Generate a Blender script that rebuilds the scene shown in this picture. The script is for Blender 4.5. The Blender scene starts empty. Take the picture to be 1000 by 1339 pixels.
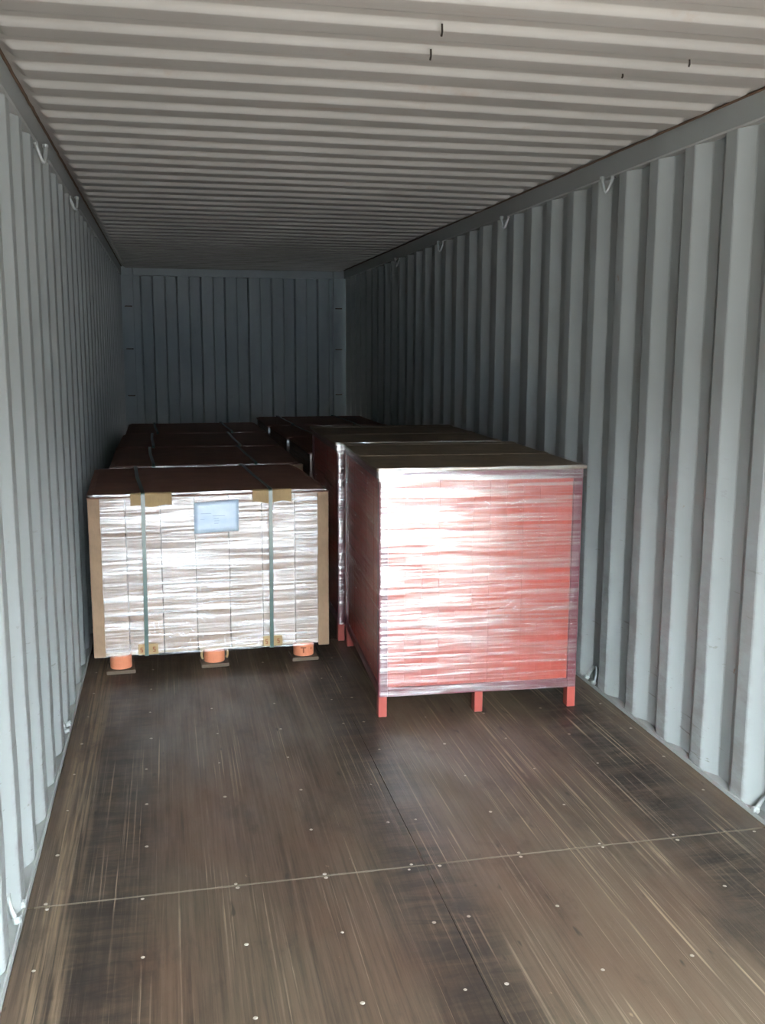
import bpy, math, random
from mathutils import Vector, noise, Matrix
random.seed(7)
scene = bpy.context.scene
COL = scene.collection

# ------------------------------------------------------------------ camera
F_PX, YAW, PITCH, ROLL = 1282.5, 0.2140, -0.1655, 0.0039
CAM = Vector((0.4374, 0.0, 1.5671))
cam = bpy.data.cameras.new('camera')
cam.sensor_fit = 'HORIZONTAL'
cam.sensor_width = 36.0
cam.lens = F_PX * 36.0 / 1000.0
cam.clip_start = 0.02
cam_o = bpy.data.objects.new('camera', cam)
COL.objects.link(cam_o)
fw = Vector((math.sin(YAW) * math.cos(PITCH), math.cos(YAW) * math.cos(PITCH), math.sin(PITCH)))
rt = Vector((math.cos(YAW), -math.sin(YAW), 0))
up = rt.cross(fw)
cr, sr = math.cos(ROLL), math.sin(ROLL)
r2 = rt * cr + up * sr
u2 = -rt * sr + up * cr
cam_o.matrix_world = Matrix(((r2.x, u2.x, -fw.x, CAM.x), (r2.y, u2.y, -fw.y, CAM.y),
                             (r2.z, u2.z, -fw.z, CAM.z), (0, 0, 0, 1)))
scene.camera = cam_o

# ------------------------------------------------------------------ sky and exposure
world = bpy.data.worlds.new('overcast_sky')
scene.world = world
world.use_nodes = True
bg = world.node_tree.nodes['Background']
bg.inputs['Color'].default_value = (0.82, 0.935, 1.0, 1)
bg.inputs['Strength'].default_value = 36.0
scene.view_settings.view_transform = 'Standard'
scene.view_settings.look = 'None'
scene.view_settings.gamma = 1.0
scene.view_settings.use_curve_mapping = False
scene.view_settings.exposure = 1.7
# sun standing high before the open doors: it falls on the yard and on the first metres of floor, behind the camera
sun = bpy.data.lights.new('sun_offscreen', 'SUN')
sun.energy = 44.0
sun.angle = math.radians(1.0)
sun.color = (1.0, 0.92, 0.82)
sun_o = bpy.data.objects.new('sun_offscreen', sun)
COL.objects.link(sun_o)
sun_o.rotation_euler = Vector((0.12, 1.14, -1.0)).to_track_quat('-Z', 'Y').to_euler()

# ------------------------------------------------------------------ measures (metres)
W, H, YB, YD = 2.34, 2.388, 10.80, -1.22      # inner width, height, back wall, door end
RAILZ = 2.306


# ------------------------------------------------------------------ material helpers
class NT:
    def __init__(self, name):
        self.m = bpy.data.materials.new(name)
        self.m.use_nodes = True
        self.t = self.m.node_tree
        self.b = self.t.nodes['Principled BSDF']
        self.out = self.t.nodes['Material Output']
        self.tc = self.t.nodes.new('ShaderNodeTexCoord').outputs['Object']

    def n(self, typ, **kw):
        nd = self.t.nodes.new(typ)
        for k, v in kw.items():
            setattr(nd, k, v)
        return nd

    def l(self, a, b):
        self.t.links.new(a, b)

    def setin(self, node, key, val):
        s = node.inputs[key]
        if hasattr(val, 'is_output') or isinstance(val, bpy.types.NodeSocket):
            self.l(val, s)
        else:
            s.default_value = val

    def mapping(self, scale, loc=(0, 0, 0)):
        m = self.n('ShaderNodeMapping')
        m.inputs['Scale'].default_value = scale
        m.inputs['Location'].default_value = loc
        self.l(self.tc, m.inputs['Vector'])
        return m.outputs['Vector']

    def noise(self, scale, loc=(0, 0, 0), detail=3.0, rough=0.55, dist=0.0):
        nd = self.n('ShaderNodeTexNoise')
        nd.inputs['Scale'].default_value = 1.0
        nd.inputs['Detail'].default_value = detail
        nd.inputs['Roughness'].default_value = rough
        nd.inputs['Distortion'].default_value = dist
        self.l(self.mapping(scale, loc), nd.inputs['Vector'])
        return nd.outputs['Fac']

    def rng(self, val, a, b, c=0.0, d=1.0):
        nd = self.n('ShaderNodeMapRange')
        self.setin(nd, 0, val)
        for i, v in enumerate((a, b, c, d)):
            nd.inputs[i + 1].default_value = v
        return nd.outputs[0]

    def math(self, op, a, b=0.0, clamp=False):
        nd = self.n('ShaderNodeMath', operation=op)
        nd.use_clamp = clamp
        self.setin(nd, 0, a)
        self.setin(nd, 1, b)
        return nd.outputs[0]

    def mix(self, fac, a, b):
        nd = self.n('ShaderNodeMix', data_type='RGBA')
        self.setin(nd, 0, fac)
        self.setin(nd, 6, a if not isinstance(a, tuple) else (*a, 1))
        self.setin(nd, 7, b if not isinstance(b, tuple) else (*b, 1))
        return nd.outputs[2]

    def xyz(self):
        s = self.n('ShaderNodeSeparateXYZ')
        self.l(self.tc, s.inputs[0])
        return s.outputs

    def bump(self, h, strength=0.3, dist=0.005):
        b = self.n('ShaderNodeBump')
        b.inputs['Strength'].default_value = strength
        b.inputs['Distance'].default_value = dist
        self.l(h, b.inputs['Height'])
        return b.outputs['Normal']

    def fin(self, color, rough=0.6, normal=None, spec=0.5, metal=0.0):
        self.setin(self.b, 'Base Color', color if not isinstance(color, tuple) else (*color, 1))
        self.setin(self.b, 'Roughness', rough)
        self.setin(self.b, 'Specular IOR Level', spec)
        self.setin(self.b, 'Metallic', metal)
        if normal is not None:
            self.l(normal, self.b.inputs['Normal'])
        return self.m


def band(t, v, c, hw, soft):
    """1 inside |v-c|<hw, falling to 0 over soft"""
    d = t.math('ABSOLUTE', t.math('SUBTRACT', v, c))
    return t.rng(d, hw, hw + soft, 1.0, 0.0)


PAINT = (0.268, 0.28, 0.274)


def wall_paint(name, proud_x, sign):
    t = NT(name)
    x, y, z = t.xyz()
    blot = t.noise((2.2, 1.6, 1.1), detail=5)
    col = t.mix(t.rng(blot, 0.3, 0.75), tuple(c * 0.94 for c in PAINT), tuple(c * 1.06 for c in PAINT))
    # scuffs: scraped off where cargo has rubbed the proud flats, mostly low down
    pr = t.math('MULTIPLY', t.math('SUBTRACT', x, proud_x), sign)     # distance outwards from the proud plane
    proud = t.rng(pr, 0.0, 0.009, 1.0, 0.0)
    low = t.rng(z, 0.15, 1.35, 1.0, 0.0)
    sc = t.rng(t.noise((9, 5, 16), detail=7, rough=0.7), 0.42, 0.60)
    scm = t.math('MULTIPLY', t.math('MULTIPLY', proud, low), sc)
    col = t.mix(t.math('MULTIPLY', scm, 0.9), col, (0.20, 0.19, 0.185))
    ln = t.rng(t.noise((40, 3.0, 55), (3, 1, 0), detail=4, rough=0.6), 0.66, 0.70)
    col = t.mix(t.math('MULTIPLY', t.math('MULTIPLY', ln, low), 0.8), col, (0.14, 0.12, 0.11))
    # rust spots
    rs = t.rng(t.noise((14, 14, 11), (7, 2, 5), detail=5, rough=0.65), 0.70, 0.76)
    col = t.mix(t.math('MULTIPLY', rs, 0.7), col, (0.20, 0.09, 0.045))
    b = t.bump(t.noise((3, 2.2, 1.4), (5, 5, 5), detail=2), 0.25, 0.02)
    return t.fin(col, 0.52, b, 0.35)


def plain_paint(name, c, rough=0.55, rust=0.6):
    t = NT(name)
    n1 = t.noise((3, 3, 3), detail=5)
    col = t.mix(n1, tuple(v * 0.9 for v in c), tuple(v * 1.1 for v in c))
    r = t.rng(t.noise((9, 9, 9), (2, 8, 1), detail=6, rough=0.7), 0.66, 0.74)
    col = t.mix(t.math('MULTIPLY', r, rust), col, (0.17, 0.085, 0.05))
    return t.fin(col, rough, None, 0.35)


def roof_paint():
    t = NT('roof_paint')
    n1 = t.noise((1.3, 1.0, 1), detail=6)
    c = (0.262, 0.25, 0.236)
    col = t.mix(t.rng(n1, 0.3, 0.7), tuple(v * 0.9 for v in c), tuple(v * 1.08 for v in c))
    r = t.rng(t.noise((4.0, 7.0, 1), (2, 8, 1), detail=6, rough=0.68), 0.62, 0.74)
    col = t.mix(t.math('MULTIPLY', r, 0.45), col, (0.20, 0.13, 0.10))
    st = t.rng(t.noise((1.2, 40, 1), (4, 1, 0), detail=4, rough=0.6), 0.60, 0.75)
    col = t.mix(t.math('MULTIPLY', st, 0.25), col, (0.24, 0.20, 0.17))
    return t.fin(col, 0.55, t.bump(t.noise((2, 14, 1), detail=2), 0.15, 0.01), 0.3)


def end_paint():
    t = NT('end_wall_paint')
    n1 = t.noise((3, 3, 1.2), detail=6)
    col = t.mix(t.rng(n1, 0.3, 0.7), (0.24, 0.255, 0.255), (0.30, 0.315, 0.312))
    s = t.rng(t.noise((10, 3, 4), (1, 4, 2), detail=6, rough=0.7), 0.57, 0.70)
    col = t.mix(t.math('MULTIPLY', s, 0.55), col, (0.22, 0.23, 0.24))
    return t.fin(col, 0.5, None, 0.35)


def floor_wood():
    t = NT('plywood_floor')
    x, y, z = t.xyz()
    base = t.noise((6, 0.8, 1), detail=6, rough=0.62)
    col = t.mix(t.rng(base, 0.32, 0.68), (0.026, 0.0165, 0.0115), (0.074, 0.047, 0.031))
    hue = t.noise((2.2, 1.4, 1), (6, 2, 0), detail=4)
    col = t.mix(t.rng(hue, 0.48, 0.68, 0, 0.5), col, (0.082, 0.040, 0.024))
    col = t.mix(t.rng(hue, 0.50, 0.30, 0, 0.45), col, (0.060, 0.050, 0.032))
    gr = t.noise((60, 1.4, 1), (3, 0, 0), detail=7, rough=0.72)
    col = t.mix(t.rng(gr, 0.44, 0.70, 0, 0.8), col, (0.098, 0.068, 0.046))
    col = t.mix(t.rng(gr, 0.46, 0.28, 0, 0.75), col, (0.018, 0.012, 0.009))
    # paler worn surface along the right half of the floor
    pale = t.rng(x, 1.10, 1.45, 0.0, 0.6)
    pn = t.rng(t.noise((5, 1.0, 1), (3, 9, 0), detail=5), 0.30, 0.62)
    col = t.mix(t.math('MULTIPLY', t.math('MULTIPLY', pale, pn), 0.75), col, (0.118, 0.086, 0.058))
    # wheel tracks of the fork truck, rubbed dark in short cross strokes
    tr = t.math('MAXIMUM', band(t, x, 0.215, 0.06, 0.12),
                t.math('MAXIMUM', band(t, x, 1.150, 0.06, 0.11), band(t, x, 2.10, 0.08, 0.13)))
    tread = t.rng(t.noise((3.5, 17, 1), (0, 3, 0), detail=6, rough=0.68, dist=0.9), 0.36, 0.60)
    trm = t.math('MULTIPLY', tr, t.math('ADD', 0.22, t.math('MULTIPLY', tread, 0.66)))
    col = t.mix(trm, col, (0.0125, 0.009, 0.0075))
    # long pale scratches and gouges
    s1 = t.rng(t.noise((110, 0.5, 1), (9, 2, 0), detail=6, rough=0.66), 0.575, 0.66)
    s1b = t.math('MULTIPLY', s1, t.rng(t.noise((5, 1.5, 1), (1, 7, 0), detail=4), 0.44, 0.60))
    col = t.mix(t.math('MULTIPLY', s1b, 0.9), col, (0.250, 0.185, 0.125))
    edge = t.math('MULTIPLY', band(t, x, 0.085, 0.03, 0.035), t.rng(t.noise((75, 1.6, 1), (4, 4, 0), detail=5), 0.42, 0.6))
    col = t.mix(t.math('MULTIPLY', edge, 0.75), col, (0.185, 0.125, 0.078))
    # slanting drag marks from shifted cargo
    for ang, off, lo in ((-7, 0, 0.595), (5, 11, 0.62), (-14, 23, 0.63)):
        mp = t.n('ShaderNodeMapping')
        mp.inputs['Rotation'].default_value = (0, 0, math.radians(ang))
        mp.inputs['Scale'].default_value = (75, 0.6, 1)
        mp.inputs['Location'].default_value = (off, off * 0.3, 0)
        t.l(t.tc, mp.inputs['Vector'])
        nd = t.n('ShaderNodeTexNoise')
        nd.inputs['Scale'].default_value = 1
        nd.inputs['Detail'].default_value = 5
        t.l(mp.outputs[0], nd.inputs['Vector'])
        s2 = t.math('MULTIPLY', t.rng(nd.outputs['Fac'], lo, lo + 0.06), t.rng(x, 1.0, 1.6, 0.15, 1.0))
        s2 = t.math('MULTIPLY', s2, t.rng(t.noise((3, 2, 1), (off, 1, 0), detail=3), 0.42, 0.6))
        col = t.mix(t.math('MULTIPLY', s2, 0.9), col, (0.250, 0.188, 0.130))
    # dark stains and short bruises
    st = t.rng(t.noise((5, 2.4, 1), (2, 5, 0), detail=6, rough=0.68), 0.56, 0.70)
    col = t.mix(t.math('MULTIPLY', st, 0.65), col, (0.016, 0.011, 0.009))
    br = t.rng(t.noise((22, 6, 1), (12, 3, 0), detail=2, rough=0.5), 0.70, 0.75)
    col = t.mix(t.math('MULTIPLY', br, 0.8), col, (0.014, 0.009, 0.007))
    # chipped spots where bare ply shows
    ch = t.rng(t.noise((20, 11, 1), (8, 8, 0), detail=5, rough=0.62), 0.715, 0.75)
    col = t.mix(t.math('MULTIPLY', ch, 0.75), col, (0.220, 0.155, 0.100))
    rough = t.rng(t.noise((6, 2, 1), (1, 1, 0), detail=5), 0.3, 0.7, 0.36, 0.60)
    h = t.math('ADD', gr, t.math('MULTIPLY', s1b, -0.8))
    return t.fin(col, rough, t.bump(h, 0.35, 0.003), 0.34)


def kraft(name, c, rough=0.75, fl=0.15):
    t = NT(name)
    n1 = t.noise((9, 9, 6), detail=5)
    n2 = t.noise((160, 160, 40), detail=2)
    col = t.mix(t.rng(n1, 0.3, 0.7), tuple(v * (1 - fl) for v in c), tuple(v * (1 + fl) for v in c))
    col = t.mix(t.rng(n2, 0.45, 0.7, 0, 0.25), col, tuple(v * 0.7 for v in c))
    return t.fin(col, rough, t.bump(n1, 0.2, 0.003), 0.25)


def red_paint(name, c, weave=True, rough=0.5):
    t = NT(name)
    n1 = t.noise((5, 5, 4), detail=5)
    v = t.noise((140, 140, 2.0), detail=3)
    h = t.noise((2.0, 2.0, 150), detail=3)
    col = t.mix(t.rng(n1, 0.3, 0.7), tuple(k * 0.85 for k in c), tuple(k * 1.12 for k in c))
    if weave:
        col = t.mix(t.rng(v, 0.45, 0.7, 0, 0.35), col, tuple(k * 0.62 for k in c))
        col = t.mix(t.rng(h, 0.5, 0.72, 0, 0.35), col, (c[0] * 1.15, c[1] * 2.2, c[2] * 2.4))
    return t.fin(col, rough, t.bump(v, 0.15, 0.002), 0.35)


def film(name, haze0, haze1, gloss0, gloss1, bump=0.9, seed=0.0, rough=0.3, hz0=0.40):
    """stretch film: see-through, glossy, milky where the layers bunch up in level folds"""
    t = NT(name)
    t.t.nodes.remove(t.b)
    fine = t.noise((2.6, 2.6, 95), (seed, 2, 1), detail=4, rough=0.6, dist=0.25)
    mid = t.noise((1.6, 1.6, 26), (seed + 4, 1, 3), detail=3, rough=0.55, dist=0.35)
    big = t.noise((1.3, 1.3, 3.2), (seed + 1, 6, 2), detail=2)
    hsum = t.math('ADD', t.math('MULTIPLY', fine, 0.35), mid)
    b = t.n('ShaderNodeBump')
    b.inputs['Strength'].default_value = bump
    b.inputs['Distance'].default_value = 0.012
    t.l(hsum, b.inputs['Height'])
    gl = t.n('ShaderNodeBsdfAnisotropic')
    gl.inputs['Roughness'].default_value = rough
    gl.inputs['Color'].default_value = (1, 1, 1, 1)
    t.l(b.outputs[0], gl.inputs['Normal'])
    tr = t.n('ShaderNodeBsdfTransparent')
    df = t.n('ShaderNodeBsdfDiffuse')
    df.inputs['Color'].default_value = (0.86, 0.84, 0.84, 1)
    t.l(b.outputs[0], df.inputs['Normal'])
    hz = t.math('MULTIPLY', t.rng(fine, hz0, 0.66), t.rng(big, 0.30, 0.65, 0.35, 1.0))
    hf = t.rng(hz, 0.0, 1.0, haze0, haze1)
    m1 = t.n('ShaderNodeMixShader')
    t.l(hf, m1.inputs[0])
    t.l(tr.outputs[0], m1.inputs[1])
    t.l(df.outputs[0], m1.inputs[2])
    gf = t.rng(t.math('ADD', t.math('MULTIPLY', t.rng(mid, 0.3, 0.7), 0.5), t.math('MULTIPLY', t.rng(fine, 0.42, 0.64), 0.5)), 0.1, 0.9, gloss0, gloss1)
    m2 = t.n('ShaderNodeMixShader')
    t.l(gf, m2.inputs[0])
    t.l(m1.outputs[0], m2.inputs[1])
    t.l(gl.outputs[0], m2.inputs[2])
    t.l(m2.outputs[0], t.out.inputs['Surface'])
    return t.m


def simple(name, c, rough=0.5, spec=0.5, metal=0.0):
    t = NT(name)
    n1 = t.noise((20, 20, 20), detail=4)
    col = t.mix(n1, tuple(v * 0.88 for v in c), tuple(v * 1.12 for v in c))
    return t.fin(col, rough, None, spec, metal)


def paper():
    t = NT('label_paper')
    x, y, z = t.xyz()
    n1 = t.noise((9, 9, 14), detail=3)
    col = t.mix(t.rng(n1, 0.35, 0.65), (0.38, 0.47, 0.60), (0.50, 0.57, 0.64))
    return t.fin(col, 0.35, None, 0.5)


M = {
    'wall_l': wall_paint('left_wall_paint', -0.010, -1.0),
    'wall_r': wall_paint('right_wall_paint', W + 0.010, 1.0),
    'roof': roof_paint(),
    'end': end_paint(),
    'rail': plain_paint('rail_paint', (0.262, 0.27, 0.262), 0.5, 0.35),
    'ledge': plain_paint('sill_paint', (0.275, 0.28, 0.268), 0.55, 0.8),
    'rust': simple('rusty_sealant', (0.10, 0.065, 0.045), 0.8, 0.2),
    'floor': floor_wood(),
    'underfloor': simple('seam_grime', (0.20, 0.17, 0.13), 0.85, 0.2),
    'screw': simple('screw_steel', (0.32, 0.28, 0.24), 0.5, 0.4, 0.3),
    'ring': simple('galvanised_ring', (0.26, 0.27, 0.26), 0.42, 0.5, 0.15),
    'dark': simple('dark_residue', (0.02, 0.015, 0.012), 0.8, 0.2),
    'yard': simple('yard_concrete', (0.145, 0.132, 0.12), 0.9, 0.2),
    'blocker': simple('daylight_blocker_dark', (0.085, 0.10, 0.115), 0.6, 0.3),  # dark surface of the added daylight blocker
    'carton': kraft('carton_board', (0.26, 0.172, 0.125)),
    'lid': kraft('lid_board', (0.165, 0.078, 0.056)),
    'post': kraft('corner_board', (0.25, 0.16, 0.10)),
    'protector': kraft('edge_board', (0.30, 0.20, 0.10)),
    'strap': simple('green_strap', (0.038, 0.068, 0.056), 0.25, 0.6),
    'deck': kraft('pallet_wood', (0.33, 0.23, 0.15)),
    'plate': kraft('foot_plate_wood', (0.10, 0.072, 0.05)),
    'block': kraft('orange_block_paint', (0.52, 0.18, 0.095), 0.6, 0.12),
    'ink': simple('stencil_ink', (0.20, 0.06, 0.03), 0.7, 0.2),
    'paper': paper(),
    'ink_grey': simple('print_ink', (0.31, 0.38, 0.49), 0.7, 0.2),
    'red': red_paint('red_board_paint', (0.31, 0.042, 0.027)),
    'frame': red_paint('maroon_frame_paint', (0.115, 0.022, 0.032), False, 0.45),
    'leg': red_paint('red_leg_paint', (0.26, 0.048, 0.036), False, 0.5),
    'ply': kraft('crate_lid_ply', (0.15, 0.108, 0.070), 0.6, 0.25),
    'film_pallet': film('pallet_stretch_film', 0.05, 0.46, 0.010, 0.20, 0.60, 0.0, 0.19, 0.44),
    'film_crate': film('crate_stretch_film', 0.01, 0.27, 0.035, 0.44, 0.36, 3.0, 0.17, 0.50),
}


# ------------------------------------------------------------------ mesh helpers
class MB:
    def __init__(self):
        self.v, self.f = [], []

    def add(self, vs, fs):
        o = len(self.v)
        self.v += [tuple(p) for p in vs]
        self.f += [tuple(i + o for i in q) for q in fs]
        return self

    def box(self, x0, x1, y0, y1, z0, z1, bev=0.0):
        if bev <= 0:
            vs = [(x, y, z) for z in (z0, z1) for y in (y0, y1) for x in (x0, x1)]
            fs = [(0, 2, 3, 1), (4, 5, 7, 6), (0, 1, 5, 4), (2, 6, 7, 3), (0, 4, 6, 2), (1, 3, 7, 5)]
            return self.add(vs, fs)
        # chamfered box: 24 corner points, hull faces
        c = bev
        idx, vs = {}, []
        X, Y, Z = (x0, x1), (y0, y1), (z0, z1)
        for i in (0, 1):
            for j in (0, 1):
                for k in (0, 1):
                    px, py, pz = X[i], Y[j], Z[k]
                    dx, dy, dz = (c if i == 0 else -c), (c if j == 0 else -c), (c if k == 0 else -c)
                    idx[i, j, k, 0] = len(vs); vs.append((px, py + dy, pz + dz))
                    idx[i, j, k, 1] = len(vs); vs.append((px + dx, py, pz + dz))
                    idx[i, j, k, 2] = len(vs); vs.append((px + dx, py + dy, pz))
        fs = []

        def q(*a):
            fs.append(a)
        for s in (0, 1):
            a = [idx[s, j, k, 0] for j, k in ((0, 0), (1, 0), (1, 1), (0, 1))]
            q(*(a if s else a[::-1]))
            a = [idx[i, s, k, 1] for i, k in ((0, 0), (1, 0), (1, 1), (0, 1))]
            q(*(a[::-1] if s else a))
            a = [idx[i, j, s, 2] for i, j in ((0, 0), (1, 0), (1, 1), (0, 1))]
            q(*(a if s else a[::-1]))
        for i in (0, 1):
            for j in (0, 1):
                a = [idx[i, j, 0, 0], idx[i, j, 1, 0], idx[i, j, 1, 1], idx[i, j, 0, 1]]
                q(*(a if (i == j) else a[::-1])[::-1])
        for i in (0, 1):
            for k in (0, 1):
                a = [idx[i, 0, k, 0], idx[i, 1, k, 0], idx[i, 1, k, 2], idx[i, 0, k, 2]]
                q(*(a if (i == k) else a[::-1]))
        for j in (0, 1):
            for k in (0, 1):
                a = [idx[0, j, k, 1], idx[1, j, k, 1], idx[1, j, k, 2], idx[0, j, k, 2]]
                q(*(a if (j == k) else a[::-1])[::-1])
        for i in (0, 1):
            for j in (0, 1):
                for k in (0, 1):
                    a = [idx[i, j, k, n] for n in range(3)]
                    q(*(a if (i + j + k) % 2 else a[::-1]))
        return self.add(vs, fs)

    def tube(self, pts, r, n=8, closed=False):
        pts = [Vector(p) for p in pts]
        m = len(pts)
        vs = []
        prev = None
        for i, p in enumerate(pts):
            a = pts[(i - 1) % m] if (closed or i > 0) else p
            b = pts[(i + 1) % m] if (closed or i < m - 1) else p
            d = (b - a).normalized()
            ref = prev if prev is not None else (Vector((0, 0, 1)) if abs(d.z) < 0.9 else Vector((1, 0, 0)))
            u = (ref - d * ref.dot(d)).normalized()
            prev = u
            w = d.cross(u)
            vs += [p + (u * math.cos(t) + w * math.sin(t)) * r for t in (2 * math.pi * k / n for k in range(n))]
        fs = []
        for i in range(m if closed else m - 1):
            for k in range(n):
                a, b = i * n + k, i * n + (k + 1) % n
                c, d = ((i + 1) % m) * n + (k + 1) % n, ((i + 1) % m) * n + k
                fs.append((a, b, c, d))
        if not closed:
            fs.append(tuple(range(n))[::-1])
            fs.append(tuple((m - 1) * n + k for k in range(n)))
        return self.add(vs, fs)

    def cyl(self, cx, cy, z0, z1, r, n=32, bev=0.003):
        prof = [(r - bev, z0), (r, z0 + bev), (r, z1 - bev), (r - bev, z1)]
        vs = [(cx + a * math.cos(2 * math.pi * k / n), cy + a * math.sin(2 * math.pi * k / n), z)
              for a, z in prof for k in range(n)]
        fs = [(i * n + k, i * n + (k + 1) % n, (i + 1) * n + (k + 1) % n, (i + 1) * n + k)
              for i in range(3) for k in range(n)]
        fs += [tuple(range(n))[::-1], tuple(3 * n + k for k in range(n))]
        return self.add(vs, fs)

    def grid(self, rows):
        """rows of equal-length point lists"""
        n = len(rows[0])
        vs = [p for r in rows for p in r]
        fs = [(i * n + j, i * n + j + 1, (i + 1) * n + j + 1, (i + 1) * n + j)
              for i in range(len(rows) - 1) for j in range(n - 1)]
        return self.add(vs, fs)

    def mesh(self, name, mat, smooth=False):
        me = bpy.data.meshes.new(name)
        me.from_pydata(self.v, [], self.f)
        me.materials.append(mat)
        if smooth:
            me.polygons.foreach_set('use_smooth', [True] * len(me.polygons))
        me.update()
        return me

    def obj(self, name, mat, parent=None, smooth=False):
        return link(name, self.mesh(name, mat, smooth), parent)


def link(name, me, parent=None):
    o = bpy.data.objects.new(name, me)
    COL.objects.link(o)
    o.parent = parent
    return o


def struct(o):
    o['kind'] = 'structure'
    return o


def tag(o, label, cat, group=None):
    o['label'] = label
    o['category'] = cat
    if group:
        o['group'] = group
    return o


def empty(name, loc, rz=0.0):
    o = bpy.data.objects.new(name, None)
    COL.objects.link(o)
    o.location = loc
    o.rotation_euler = (0, 0, rz)
    o.empty_display_size = 0.1
    return o


def copy_tree(o, parent=None):
    c = o.copy()
    COL.objects.link(c)
    c.parent = parent
    for ch in list(o.children):
        copy_tree(ch, c)
    return c


def solidify(o, th, off=1.0):
    m = o.modifiers.new('thickness', 'SOLIDIFY')
    m.thickness = th
    m.offset = off
    return o


# ------------------------------------------------------------------ the container shell
def corrugation(y0, y1, anchor):
    """(y, depth) polyline: depth 0 = proud inside face, 0.036 = recess; the proud flat starts at anchor (deep side)"""
    P, FL, SL, RC, D = 0.278, 0.072, 0.068, 0.070, 0.036
    pts = []
    k = math.floor((y0 - anchor) / P) - 1
    while anchor + k * P < y1 + P:
        a = anchor + k * P
        r = 0.004
        pts += [(a + r, 0), (a + FL - r, 0), (a + FL + r, D * r / SL), (a + FL + SL - r, D - D * r / SL),
                (a + FL + SL + r, D), (a + FL + SL + RC - r, D), (a + FL + SL + RC + r, D - D * r / SL),
                (a + P - r, D * r / SL)]
        k += 1
    out = [p for p in pts if y0 <= p[0] <= y1]
    return [(y0, out[0][1])] + out + [(y1, out[-1][1])]


ZS = [0.004, 0.25, 0.5, 0.9, 1.4, 1.9, RAILZ + 0.012]


def dent(y, z, s):
    """cargo dents, a few millimetres, stronger low down"""
    a = max(0.0, 1.0 - z / 1.3)
    return 0.0035 * a * noise.noise(Vector((y * 5 + s, z * 4, s * 3.1)))


zz = [0.004 + (RAILZ + 0.008) * i / 40 for i in range(41)]


def side_wall(name, proud, sgn, anchor, mat):
    prof = corrugation(YD, YB, anchor)
    rows = [[(proud + sgn * max(-0.004, d + (dent(y, z, sgn) if 0.5 < y < 6.5 else 0)), y, z) for y, d in prof] for z in zz]
    if sgn < 0:
        rows = [r[::-1] for r in rows]
    o = MB().grid(rows).obj(name, mat)
    struct(o)
    return o


side_wall('wall_left', -0.010, -1, 3.001 - 0.03, M['wall_l'])
side_wall('wall_right', W + 0.010, 1, 3.156, M['wall_r'])

# roof sheet: shallow cross ribs that run out just short of the side rails
ROOFP, ROOFA = 0.2085, 3.040


def roof_depth(y):
    """0 = low rib face, 0.02 = recess; door-facing slope centred on ROOFA + k*pitch"""
    u = ((y - ROOFA) / ROOFP) % 1.0
    s = 0.042
    if u < s: return 0.02 * (0.5 - 0.5 * u / s)
    if u < 0.5 - s: return 0.0
    if u < 0.5 + s: return 0.02 * (u - 0.5 + s) / (2 * s)
    if u < 1 - s: return 0.02
    return 0.02 * (1 - 0.5 * (u - 1 + s) / s)


ys = []
k = math.floor((YD - ROOFA) / ROOFP) - 1
while ROOFA + k * ROOFP < YB + ROOFP:
    for u in (0.0, 0.038, 0.062, 0.10, 0.27, 0.40, 0.44, 0.462, 0.538, 0.56, 0.60, 0.73, 0.90, 0.938, 0.962):
        y = ROOFA + (k + u) * ROOFP
        if YD < y < YB:
            ys.append(y)
    k += 1
ys = [YD - 0.05] + ys + [YB, YB + 0.15]
xs = [-0.064, 0.0, 0.012, 0.02, 0.028, 0.036, 0.044, 0.055, 0.12, 0.3] + [0.3 + i * 0.145 for i in range(1, 12)]
xs = xs + [W - v for v in (0.3, 0.12, 0.055, 0.044, 0.036, 0.028, 0.02, 0.012, 0.0, -0.064)]
rows = []
for y in ys:
    row = []
    for x in xs:
        e = min(x, W - x)
        t = min(1.0, max(0.0, (e - 0.012) / 0.034))
        t = t * t * (3 - 2 * t)
        sag = 0.004 * noise.noise(Vector((x * 0.9, y * 0.8, 2.0)))
        row.append((x, y, H + 0.014 - (0.02 - roof_depth(y)) * t + sag * t))
    rows.append(row)
roof = struct(MB().grid(rows).obj('ceiling', M['roof'], None, True))
# blackened drips hanging off the ribs
for (x, y, h) in ((1.154, 2.600, 0.030), (1.182, 2.816, 0.028), (1.93, 2.74, 0.016), (1.80, 2.90, 0.014)):
    z = H - 0.008
    pts = [(x, y, z + 0.010), (x + 0.0006, y - 0.001, z - h * 0.3), (x - 0.002, y - 0.002, z - h * 0.7)]
    b = MB().tube(pts, 0.0028, 6)
    b.obj('sealant_drip', M['dark'], roof)

# top side rails, with the rusty sealed joint under the roof
for i, (x0, x1, xj) in enumerate(((-0.066, -0.004, 0.0), (W + 0.004, W + 0.066, W))):
    r = struct(MB().box(x0, x1, YD, YB + 0.13, RAILZ, H + 0.03, 0.005).obj('trim_%d' % (i + 1), M['rail']))
    pts = []
    n = 160
    for j in range(n + 1):
        y = YD + (YB - YD) * j / n
        pts.append((xj + 0.003 * noise.noise(Vector((y * 9, i, 0))), y, H + 0.008 + 0.003 * noise.noise(Vector((y * 7, i, 4)))))
    MB().tube(pts, 0.0048, 6).obj('sealed_joint', M['rust'], r)
# bottom side rails: ledges at floor level behind which the sheet stands
for i, (x0, x1) in enumerate(((-0.07, -0.001), (W + 0.001, W + 0.07))):
    r = struct(MB().box(x0, x1, YD, YB, -0.14, 0.006, 0.002).obj('trim_%d' % (i + 3), M['ledge']))
    lx = -0.005 if i == 0 else W + 0.005
    MB().box(lx - 0.003, lx + 0.003, YD, YB, 0.0, 0.014, 0.001).obj('floor_lip', M['ledge'], r)

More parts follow.
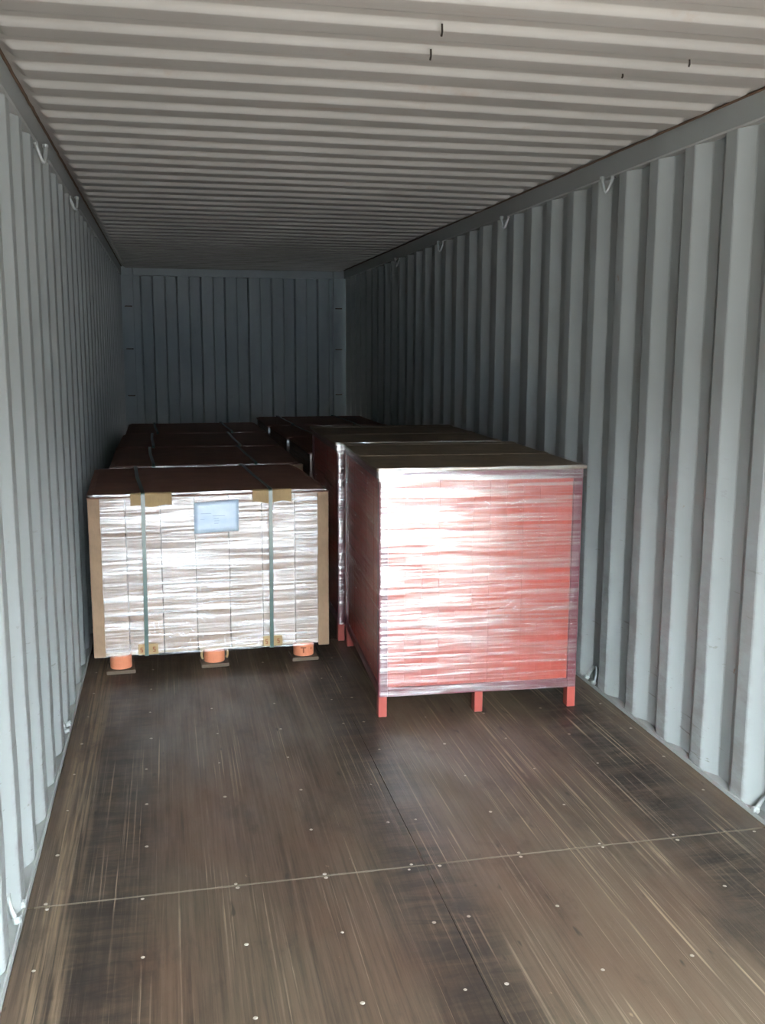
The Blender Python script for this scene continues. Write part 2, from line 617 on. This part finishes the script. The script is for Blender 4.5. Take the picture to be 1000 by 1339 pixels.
# front end wall: corrugated sheet between two corner posts under a header
PW = 0.112
pts = []
x = PW
pat = [(0.110, 0), (0.018, 1), (0.104, 0), (0.018, -1)]
d, kx = 0.0, 0
x -= 0.045
prof = [(x, 0.0)]
while x < W - PW + 0.02:
    w, s = pat[kx % 4]
    x += w
    if s: d = 0.0456 if s > 0 else 0.0
    prof.append((x, d))
    kx += 1
prof = [(-0.05, 0.0)] + [(max(0.0, min(W, a)), b) for a, b in prof] + [(W + 0.05, 0.0)]
rows = [[(a, YB + 0.02 + b + 0.003 * noise.noise(Vector((a * 4, z * 2, 1))), z) for a, b in prof] for z in [i * 0.1 for i in range(23)] + [H + 0.02]]
back = struct(MB().grid(rows).obj('wall_back', M['end']))
for i, (x0, x1) in enumerate(((-0.03, PW), (W - PW, W + 0.03))):
    p = struct(MB().box(x0, x1, YB, YB + 0.12, -0.02, H + 0.03, 0.004).obj('trim_%d' % (i + 5), M['end']))
    cx = (PW / 2 if i == 0 else W - PW / 2)
    for z in (0.55, 1.06, 1.55, 1.99):
        MB().tube([(cx - 0.034, YB - 0.004, z), (cx - 0.02, YB - 0.022, z), (cx + 0.02, YB - 0.022, z), (cx + 0.034, YB - 0.004, z)], 0.006, 6).obj('lashing_bar', M['rust'], p)
struct(MB().box(PW + 0.006, W - PW - 0.006, YB - 0.012, YB + 0.12, 2.305, H + 0.03, 0.004).obj('trim_7', M['end']))
for i, (x0, x1) in enumerate(((0.0, PW - 0.002), (W - PW + 0.002, W))):
    struct(MB().box(x0, x1, YB - 0.012, YB + 0.05, 2.305, H + 0.03, 0.004).obj('trim_%d' % (i + 8), M['end']))
# door-end frame behind the camera: posts, header, sill
struct(MB().box(-0.11, 0.0, YD - 0.11, YD, -0.14, H + 0.1, 0.005).obj('trim_10', M['rail']))
struct(MB().box(W, W + 0.11, YD - 0.11, YD, -0.14, H + 0.1, 0.005).obj('trim_11', M['rail']))
struct(MB().box(0.0, W, YD - 0.11, YD, H - 0.08, H + 0.1, 0.005).obj('trim_12', M['rail']))
struct(MB().box(0.0, W, YD - 0.11, YD, -0.14, 0.002, 0.005).obj('trim_13', M['rail']))

# floor: two rows of plywood sheets, 2.4 m long, with open joints
fl = struct(MB().box(0.0, W, YD, YB, -0.14, -0.012).obj('floor', M['underfloor']))
SEAMX, SEAMY = 1.164, 2.704
cuts = [YD] + [SEAMY + 2.4 * k for k in range(-1, 4) if YD < SEAMY + 2.4 * k < YB] + [YB]
for a, b in zip(cuts[:-1], cuts[1:]):
    for x0, x1 in ((0.001, SEAMX - 0.0007), (SEAMX + 0.0007, W - 0.001)):
        g = 0.0024
        MB().box(x0, x1, a + g, b - g, -0.028, 0.0, 0.0012).obj('plywood_sheet', M['floor'], fl)
# pale packed grit in the joint by the doors
gp = [(0.02 + (W - 0.04) * i / 90, SEAMY + 0.0012 * noise.noise(Vector((i * 0.7, 3, 1))), -0.0006) for i in range(91)]
t_grit = simple('joint_grit', (0.12, 0.10, 0.075), 0.9, 0.2)
rows = [[(x, y - 0.0022, z) for x, y, z in gp], [(x, y + 0.0022, z + 0.0006) for x, y, z in gp]]
MB().grid(rows).obj('joint_grit', t_grit, fl)
# countersunk screw heads in rows over the cross members
sm = MB()
rowsY = [2.704 + 0.2960 * k for k in range(-8, 9)]
colsX = [0.055, 0.32, 0.588, 0.853, 1.115, 1.213, 1.475, 1.74, 2.005, 2.285]
for y in rowsY:
    ysub = (y,) if min(abs(y - c) for c in cuts) > 0.03 else (y - 0.016, y + 0.016)
    for yy in ysub:
        for x in colsX:
            if random.random() < 0.12: continue
            n = 10
            jx, jy = x + random.uniform(-.008, .008), yy + random.uniform(-.006, .006)
            r = random.uniform(0.0045, 0.0065)
            vs = [(jx + a * math.cos(2 * math.pi * k / n), jy + a * math.sin(2 * math.pi * k / n), z)
                  for a, z in ((r, 0.0002), (r * 0.75, 0.0014)) for k in range(n)]
            sm.add(vs, [(k, (k + 1) % n, n + (k + 1) % n, n + k) for k in range(n)] + [tuple(range(n, 2 * n))])
so = sm.obj('screw_heads', M['screw'], fl)
so['kind'] = 'stuff'

# yard outside the open doors
struct(MB().box(-30, 32, -60, 14, -1.5, -1.25).obj('ground', M['yard']))
# added unseen block across the yard, keeps low daylight off the deep end
m = MB()
prof = []
x = -26.0
while x < 28.0:
    prof += [(x, 0.0), (x + 0.20, 0.0), (x + 0.24, 0.05), (x + 0.36, 0.05)]
    x += 0.40
m.grid([[(a, -14.0 - b, z) for a, b in prof[::-1]] for z in (-1.25, 0.2, 4.4)])
m.box(-26.2, 28.2, -30.0, -14.06, -1.25, 4.38)
struct(m.obj('wall_daylight_blocker', M['blocker']))
struct(MB().box(-26.4, 28.4, -30.2, -13.7, 4.38, 4.55, 0.02).obj('trim_14', M['blocker']))  # roof edge of the added unseen block


# ------------------------------------------------------------------ lashing rings
def floor_ring(x, y, sgn, label, group):
    """D ring standing on the bottom rail, leaning back into a wall recess; sgn = +1 right wall"""
    o = empty('lashing_ring', (x, y, 0.006))
    # bent bar: foot, hoop, foot
    pts = []
    for k in range(17):
        a = math.pi * k / 16
        pts.append((sgn * (0.004 + 0.022 * math.sin(a)), -0.038 * math.cos(a), 0.010 + 0.062 * math.sin(a)))
    MB().tube(pts, 0.0078, 8).obj('hoop', M['ring'], o, True)
    for s in (-1, 1):
        MB().box(-0.012, 0.012, s * 0.038 - 0.012, s * 0.038 + 0.012, 0.0, 0.022, 0.005).obj('lug', M['ring'], o)
    return tag(o, label, 'lashing ring', group)


def top_ring(x, y, sgn, label, group):
    o = empty('lashing_ring', (x, y, RAILZ), sgn * math.radians(38))
    pts = [(0, -0.026, 0.002), (-sgn * 0.006, -0.022, -0.018), (-sgn * 0.012, -0.008, -0.056), (-sgn * 0.013, 0.0, -0.064),
           (-sgn * 0.012, 0.008, -0.056), (-sgn * 0.006, 0.022, -0.018), (0, 0.026, 0.002)]
    MB().tube(pts, 0.0075, 8).obj('hoop', M['ring'], o, True)
    for s in (-1, 1):
        MB().box(-0.010, 0.010, s * 0.026 - 0.009, s * 0.026 + 0.009, -0.010, 0.006, 0.003).obj('lug', M['ring'], o)
    return tag(o, label, 'lashing ring', group)


floor_ring(W + 0.012, 2.757, 1, 'pale steel lashing ring by the floor joint, at the wall beside the red crates', 'floor lashing rings')
floor_ring(W + 0.012, 4.155, 1, 'pale steel lashing ring on the floor edge beside the large red crate', 'floor lashing rings')
floor_ring(-0.012, 2.662, -1, 'pale steel lashing ring by the floor joint, at the wall beside the carton pallets', 'floor lashing rings')
floor_ring(-0.012, 4.04, -1, 'pale steel lashing ring on the floor edge just before the strapped carton pallet', 'floor lashing rings')
TR = {1: 'V-shaped steel lashing ring under the top rail on the red crates side',
      -1: 'V-shaped steel lashing ring under the top rail on the strapped carton pallet side'}
for y in (4.149, 5.491, 6.85, 8.2):
    top_ring(W - 0.002, y, 1, TR[1], 'top lashing rings, right wall')
for y in (3.984, 5.301):
    top_ring(0.002, y, -1, TR[-1], 'top lashing rings, left wall')


# ------------------------------------------------------------------ stretch film around a box
def wrap(w, d, z0, z1, off, amp, seed, nz=150, ns=70, ragged=0.006):
    """closed loop of film round a w x d footprint centred on the origin, with level folds"""
    hw, hd, r = w / 2 + off, d / 2 + off, 0.012
    per = []

    def side(a, b, nrm, n):
        for i in range(n):
            t = i / n
            per.append((a[0] + (b[0] - a[0]) * t, a[1] + (b[1] - a[1]) * t, nrm, min(t, 1 - t)))

    def arc(c, a0):
        for i in range(4):
            t = a0 + (math.pi / 2) * i / 4
            per.append((c[0] + r * math.cos(t), c[1] + r * math.sin(t), (math.cos(t), math.sin(t)), 0.0))
    side((-hw + r, -hd), (hw - r, -hd), (0, -1), ns)
    arc((hw - r, -hd + r), -math.pi / 2)
    side((hw, -hd + r), (hw, hd - r), (1, 0), ns)
    arc((hw - r, hd - r), 0)
    side((hw - r, hd), (-hw + r, hd), (0, 1), ns // 2)
    arc((-hw + r, hd - r), math.pi / 2)
    side((-hw, hd - r), (-hw, -hd + r), (-1, 0), ns)
    arc((-hw + r, -hd + r), math.pi)
    n = len(per)
    vs = []
    for j in range(nz + 1):
        t = j / nz
        for (x, y, nr, e) in per:
            zl = z0 + ragged * noise.noise(Vector((x * 5 + seed, y * 5, 1)))
            zh = z1 + ragged * noise.noise(Vector((x * 6 + seed, y * 6, 9)))
            z = zl + (zh - zl) * t
            tilt = 0.05 * (x + y)
            p = 0.6 * noise.noise(Vector((x * 2.2 + seed, y * 2.2, (z + tilt) * 30))) \
                + 0.4 * noise.noise(Vector((x * 3.5 + seed, y * 3.5, (z - tilt) * 75)))
            h = amp * max(0.0, 0.5 + p) * min(1.0, 0.25 + e * 8)
            vs.append((x + nr[0] * h, y + nr[1] * h, z))
    fs = [(j * n + i, j * n + (i + 1) % n, (j + 1) * n + (i + 1) % n, (j + 1) * n + i)
          for j in range(nz) for i in range(n)]
    return MB().add(vs, fs)


# ------------------------------------------------------------------ pallet of cartons
def carton_pallet(w, d, top, rows_n, cols_n, lidmat, fancy, seed, boards=True):
    """origin at the floor under the middle of the load"""
    o = empty('carton_pallet', (0, 0, 0))
    zd0, zd1 = 0.088, 0.106
    hw, hd = w / 2, d / 2
    bx = hw - 0.115
    # feet: round blocks on square plates, three rows of three
    for i, y in enumerate((-hd + 0.055, 0.0, hd - 0.055)):
        for x in (-bx, 0.0, bx):
            b = MB().cyl(x, y, 0.016, zd0 + 0.001, 0.052).obj('foot_block', M['block'], o)
            MB().box(x - 0.068, x + 0.068, y - 0.068, y + 0.068, 0.0, 0.018, 0.002).obj('foot_plate', M['plate'], b)
            if fancy and i == 0 and x > 0.1:      # stencilled T on the block
                for (a0, a1, c0, c1) in ((-0.022, 0.006, 0.060, 0.067), (-0.011, -0.004, 0.036, 0.062), (0.030, 0.036, 0.050, 0.062)):
                    vs = []
                    for z in (c0, c1):
                        for k in range(5):
                            t = a0 + (a1 - a0) * k / 4
                            vs.append((x + t, y - math.sqrt(0.0526 ** 2 - t * t), z))
                    MB().grid([vs[:5], vs[5:]]).obj('stencil_mark', M['ink'], b)
            if fancy and i == 0 and abs(x) < 0.1:  # splintered battens either side of the middle block
                for s in (-1, 1):
                    m = MB().tube([(s * 0.062, y - 0.02, zd0), (s * 0.064, y - 0.024, 0.05), (s * 0.058, y - 0.03, 0.036)], 0.007, 5)
                    m.obj('splinter', M['protector'], b)
    # deck boards
    nb = 7
    bw = w / nb
    for k in range(nb):
        x = -hw + bw * k
        MB().box(x + 0.004, x + bw - 0.004, -hd + 0.004, hd - 0.004, zd0, zd1, 0.002).obj('deck_board', M['deck'], o)
    # cartons
    z0, z1 = zd1, top - 0.012
    nh, nd_ = rows_n, 2
    cw, ch, cd = w / cols_n, (z1 - z0) / nh, d / nd_
    g = 0.0022
    me = MB().box(-cw / 2 + g, cw / 2 - g, -cd / 2 + g, cd / 2 - g, 0.0002, ch - 0.0002, 0.0010).mesh('carton', M['carton'])
    rnd = random.Random(seed)
    for r in range(nh):
        for c in range(cols_n):
            for q in range(nd_):
                b = link('carton', me, o)
                b.location = (-hw + cw * (c + 0.5), -hd + cd * (q + 0.5) + rnd.uniform(-0.0015, 0.0015), z0 + ch * r)
    # film, corner boards
    f = wrap(w, d, zd0 - 0.006, top - (0.002 if fancy else 0.011), 0.003, 0.0028, seed, ragged=(0.006 if fancy else 0.013)).obj('stretch_film', M['film_pallet'], o, True)
    fwid, th = 0.056, 0.005
    off = 0.0085
    for sx in (-1, 1):
        for sy in (-1, 1):
            if not boards:
                continue
            m = MB()
            X, Y = sx * (hw + off), sy * (hd + off)
            xs_ = sorted((X, X - sx * fwid)); ys_ = sorted((Y, Y - sy * th))
            m.box(xs_[0], xs_[1], ys_[0], ys_[1], zd0 + (-0.012 if sx > 0 else 0.0), top - 0.012, 0.0015)
            xs_ = sorted((X, X - sx * th)); ys_ = sorted((Y, Y - sy * fwid))
            m.box(xs_[0], xs_[1], ys_[0], ys_[1], zd0 + (-0.012 if sx > 0 else 0.0), top - 0.012, 0.0015)
            m.obj('corner_board', M['post'], o)
    # top sheet, slightly bowed, with worn edges turned down
    n1, n2 = 36, 30
    ov = 0.012
    rows = []
    for j in range(n2 + 1):
        row = []
        for i in range(n1 + 1):
            u, v = i / n1, j / n2
            x = (u - 0.5) * (w + 2 * ov); y = (v - 0.5) * (d + 2 * ov)
            e = min(u, 1 - u, v, 1 - v)
            z = top - 0.004 + 0.004 * noise.noise(Vector((x * 3 + seed, y * 3, 2))) - (0.010 * (1 - e / 0.02) if e < 0.02 else 0)
            row.append((x + (0.004 * noise.noise(Vector((y * 6, seed, 1))) if u in (0, 1) else 0), y + (0.005 * noise.noise(Vector((x * 5, seed, 7))) if v in (0, 1) else 0), z))
        rows.append(row)
    sh = MB().grid(rows).obj('top_sheet', lidmat, o)
    solidify(sh, 0.006, -1.0)
    # two green straps over edge protectors
    sx_ = (-0.324 * w / 1.14, 0.287 * w / 1.14)
    for k, x in enumerate(sx_):
        hh = 0.0095
        lean = (0.006, 0.004)[k]
        yo = hd + 0.0175
        loop = [(x - lean, -yo, zd0 - 0.004), (x - lean * 0.2, -yo - 0.001, 0.5), (x + lean * .3, -yo, top - 0.004),
                (x + lean * .3, -yo + 0.004, top + 0.004), (x + lean * .2, -hd + 0.02, top + 0.0062),
                (x - 0.02, 0.0, top + 0.007), (x - 0.028, hd - 0.02, top + 0.0062), (x - 0.028, yo - 0.004, top + 0.004), (x - 0.028, yo, top - 0.004),
                (x - 0.02, yo, zd0 - 0.004), (x - 0.02, yo - 0.004, zd0 - 0.007), (x - lean, -yo + 0.004, zd0 - 0.007)]
        m = len(loop)
        vs = []
        for i, p in enumerate(loop):
            p = Vector(p)
            c = Vector((p.x, 0, (zd0 + top) / 2))
            if abs(p.y) > hd + 0.015 or True:
                inn = Vector((0, -0.0012 * (1 if p.y > 0 else -1), 0)) if abs(p.y) > hd else Vector((0, 0, -0.0012 if p.z > 0.5 else 0.0012))
            for dx, q in ((-hh, 0), (hh, 0), (hh, 1), (-hh, 1)):
                vs.append(p + Vector((dx, 0, 0)) + inn * q)
        fs = [(i * 4 + a, i * 4 + (a + 1) % 4, ((i + 1) % m) * 4 + (a + 1) % 4, ((i + 1) % m) * 4 + a) for i in range(m) for a in range(4)]
        MB().add(vs, fs).obj('strap', M['strap'], o)
        # card angles under the strap, top and bottom of the front edge
        a0, a1 = ((x - 0.056, x + 0.136), (x - 0.086, x + 0.104))[k]
        yf = -hd - 0.0105
        m2 = MB()
        nseg = 8
        rows = []
        for (yy, zfun) in ((yf - 0.003, lambda t: top - 0.060 + 0.006 * math.sin(t * 9 + k)), (yf - 0.004, lambda t: top - 0.004), (yf + 0.004, lambda t: top + 0.0015), (-hd + 0.004, lambda t: top + 0.0015)):
            rows.append([(a0 + (a1 - a0) * i / nseg, yy, zfun(i / nseg)) for i in range(nseg + 1)])
        if fancy:
            p = m2.grid(rows).obj('edge_protector', M['protector'], o)
            solidify(p, 0.003, 0.0)
        q = MB().box(x - 0.046, x + 0.050, yf - 0.004, yf - 0.0005, zd0 + 0.002, zd0 + 0.056, 0.001).obj('edge_protector', M['protector'], o)
        if fancy:   # printed marks either side of the strap
            for dx in (-0.030, 0.030):
                mk = MB()
                for (u0, u1, v0, v1) in ((-.006, .006, .036, .040), (-.006, -.002, .028, .038), (-.006, .006, .026, .030), (.002, .006, .018, .028), (-.006, .006, .015, .019)):
                    mk.box(x + dx + u0, x + dx + u1, yf - 0.0048, yf - 0.003, zd0 + v0, zd0 + v1)
                mk.obj('printed_mark', M['ink'], q)
    if fancy:   # dispatch sheet under the film edge
        n1, n2 = 10, 6
        rows = []
        for j in range(n2 + 1):
            rows.append([(-0.085 + 0.213 * i / n1 + 0.003 * (j / n2),
                          -hd - 0.0115 - 0.0022 * abs(noise.noise(Vector((i * .5, j * .5, 3)))),
                          top - 0.203 + 0.150 * j / n2 + 0.010 * i / n1 * (1 if j > 3 else .6)) for i in range(n1 + 1)])
        lb = MB().grid(rows).obj('dispatch_sheet', M['paper'], o, True)
        lb['label'] = 'pale blue dispatch sheet'
        solidify(lb, 0.0006, 0.0)
        for (u, v, l) in ((-.052, .095, .05), (-.055, .066, .02), (.008, .070, .026), (.012, .058, .024), (.010, .046, .022), (.004, .082, .06)):
            MB().box(u, u + l, -hd - 0.0150, -hd - 0.0146, top - 0.203 + v, top - 0.203 + v + 0.0035).obj('printed_line', M['ink_grey'], lb)
    return o


def place(o, x, y, deg):
    o.location = (x, y, 0)
    o.rotation_euler = (0, 0, math.radians(deg))


# front left pallet
w1, d1 = 1.135, 1.085
p1 = carton_pallet(w1, d1, 0.882, 5, 7, M['lid'], True, 3.3)
a = math.radians(1.9)
fl_ = Vector((0.056, 4.742))
c = fl_ + Vector((math.cos(a), math.sin(a))) * w1 / 2 + Vector((-math.sin(a), math.cos(a))) * d1 / 2
place(p1, c.x, c.y, 1.9)
tag(p1, 'strapped carton pallet with orange round feet and a pale blue sheet on its film', 'pallet', 'carton pallets along the left wall')
# the three behind it
p2 = carton_pallet(1.130, 1.075, 0.876, 5, 7, M['lid'], False, 8.1)
LB = ['film-wrapped carton pallet just behind the strapped pallet with the blue sheet',
      'film-wrapped carton pallet two behind the strapped pallet with the blue sheet',
      'film-wrapped carton pallet three behind the strapped pallet, towards the end wall']
for k, (x, y, dg) in enumerate(((0.652, 6.500, 0.6), (0.645, 7.650, -0.4), (0.655, 8.795, 0.5))):
    o = p2 if k == 0 else copy_tree(p2)
    place(o, x, y, dg)
    tag(o, LB[k], 'pallet', 'carton pallets along the left wall')
# right row behind the crates
p3 = carton_pallet(1.010, 1.060, 0.915, 5, 6, M['lid'], False, 15.7, False)
LR = ['carton pallet without corner boards standing directly behind the red crates',
      'carton pallet without corner boards in the middle of the three behind the red crates',
      'carton pallet without corner boards, farthest behind the red crates towards the end wall']
for k, (x, y, dg) in enumerate(((1.815, 6.765, 0.0), (1.790, 7.870, 0.6), (1.770, 8.985, -0.3))):
    o = p3 if k == 0 else copy_tree(p3)
    place(o, x, y, dg)
    tag(o, LR[k], 'pallet', 'carton pallets behind the red crates')


# ------------------------------------------------------------------ red crates
def red_crate():
    o = empty('red_crate', (0, 0, 0))
    w, d, z0, z1 = 0.884, 1.080, 0.090, 1.064
    hw, hd, s = w / 2, d / 2, 0.040
    for i, x in enumerate((-hw, -0.018, hw - 0.037)):
        for y in (-hd, hd - 0.05):
            MB().box(x, x + 0.037, y, y + 0.05, 0.0, z0 + 0.002, 0.002).obj('leg', M['leg'], o)
    for x in (-hw, hw - s):
        for y in (-hd, hd - s):
            MB().box(x, x + s, y, y + s, z0, z1, 0.002).obj('corner_post', M['frame'], o)
    for z in (z0, z1 - s):
        for y in (-hd, hd - s):
            MB().box(-hw + s, hw - s, y + 0.001, y + s - 0.001, z, z + s, 0.002).obj('frame_rail', M['frame'], o)
        for x in (-hw, hw - s):
            MB().box(x + 0.001, x + s - 0.001, -hd + s, hd - s, z, z + s, 0.002).obj('frame_rail', M['frame'], o)
    MB().box(-hw + s, hw - s, -hd + s, hd - s, z0 + 0.004, z0 + 0.020).obj('bottom_board', M['red'], o)
    # painted boards, set back in the frame
    nb = 11
    bw = (w - 2 * s) / nb
    me = MB().box(-bw / 2 + 0.0003, bw / 2 - 0.0003, 0, 0.010, z0 + s, z1 - s, 0.0006).mesh('front_board', M['red'])
    rnd = random.Random(5)
    for k in range(nb):
        for y in (-hd + 0.008, hd - 0.018):
            b = link('board', me, o)
            b.location = (-hw + s + bw * (k + 0.5), y + rnd.uniform(0, 0.0015), 0)
    nb = 13
    bw = (d - 2 * s) / nb
    me = MB().box(0, 0.010, -bw / 2 + 0.0003, bw / 2 - 0.0003, z0 + s, z1 - s, 0.0006).mesh('side_board', M['red'])
    for k in range(nb):
        for x in (-hw + 0.008, hw - 0.018):
            b = link('board', me, o)
            b.location = (x + rnd.uniform(0, 0.0015), -hd + s + bw * (k + 0.5), 0)
    # lid: battened ply
    ov = 0.012
    lid = MB().box(-hw - ov, hw + ov, -hd - ov, hd + ov, z1, z1 + 0.012, 0.002).obj('lid', M['ply'], o)
    for y in (-hd - ov + 0.001, -0.05, hd + ov - 0.091):
        MB().box(-hw - ov + 0.001, hw + ov - 0.001, y, y + 0.090, z1 + 0.0118, z1 + 0.0150, 0.001).obj('lid_batten', M['ply'], lid)
    # film: body wrap, and a collar turned over the lid edge
    wrap(w, d, z0 + 0.004, z1 - 0.002, 0.002, 0.0016, 21.0).obj('stretch_film', M['film_crate'], o, True)
    wrap(w + 2 * ov, d + 2 * ov, z1 - 0.040, z1 + 0.016, 0.002, 0.004, 33.0, nz=24).obj('stretch_film', M['film_crate'], o, True)
    return o


c1 = red_crate()
a = math.radians(-2.7)
c = Vector((1.276, 3.926)) + Vector((math.cos(a), math.sin(a))) * 0.442 + Vector((-math.sin(a), math.cos(a))) * 0.54
place(c1, c.x, c.y, -2.7)
tag(c1, 'red boarded crate on short legs, film-wrapped, with bare floor before it', 'crate', 'red crates')
c2 = copy_tree(c1)
a = math.radians(-1.2)
c = Vector((1.294, 5.066)) + Vector((math.cos(a), math.sin(a))) * 0.442 + Vector((-math.sin(a), math.cos(a))) * 0.54
place(c2, c.x, c.y, -1.2)
tag(c2, 'red film-wrapped crate close behind the other red crate, mostly hidden by it', 'crate', 'red crates')
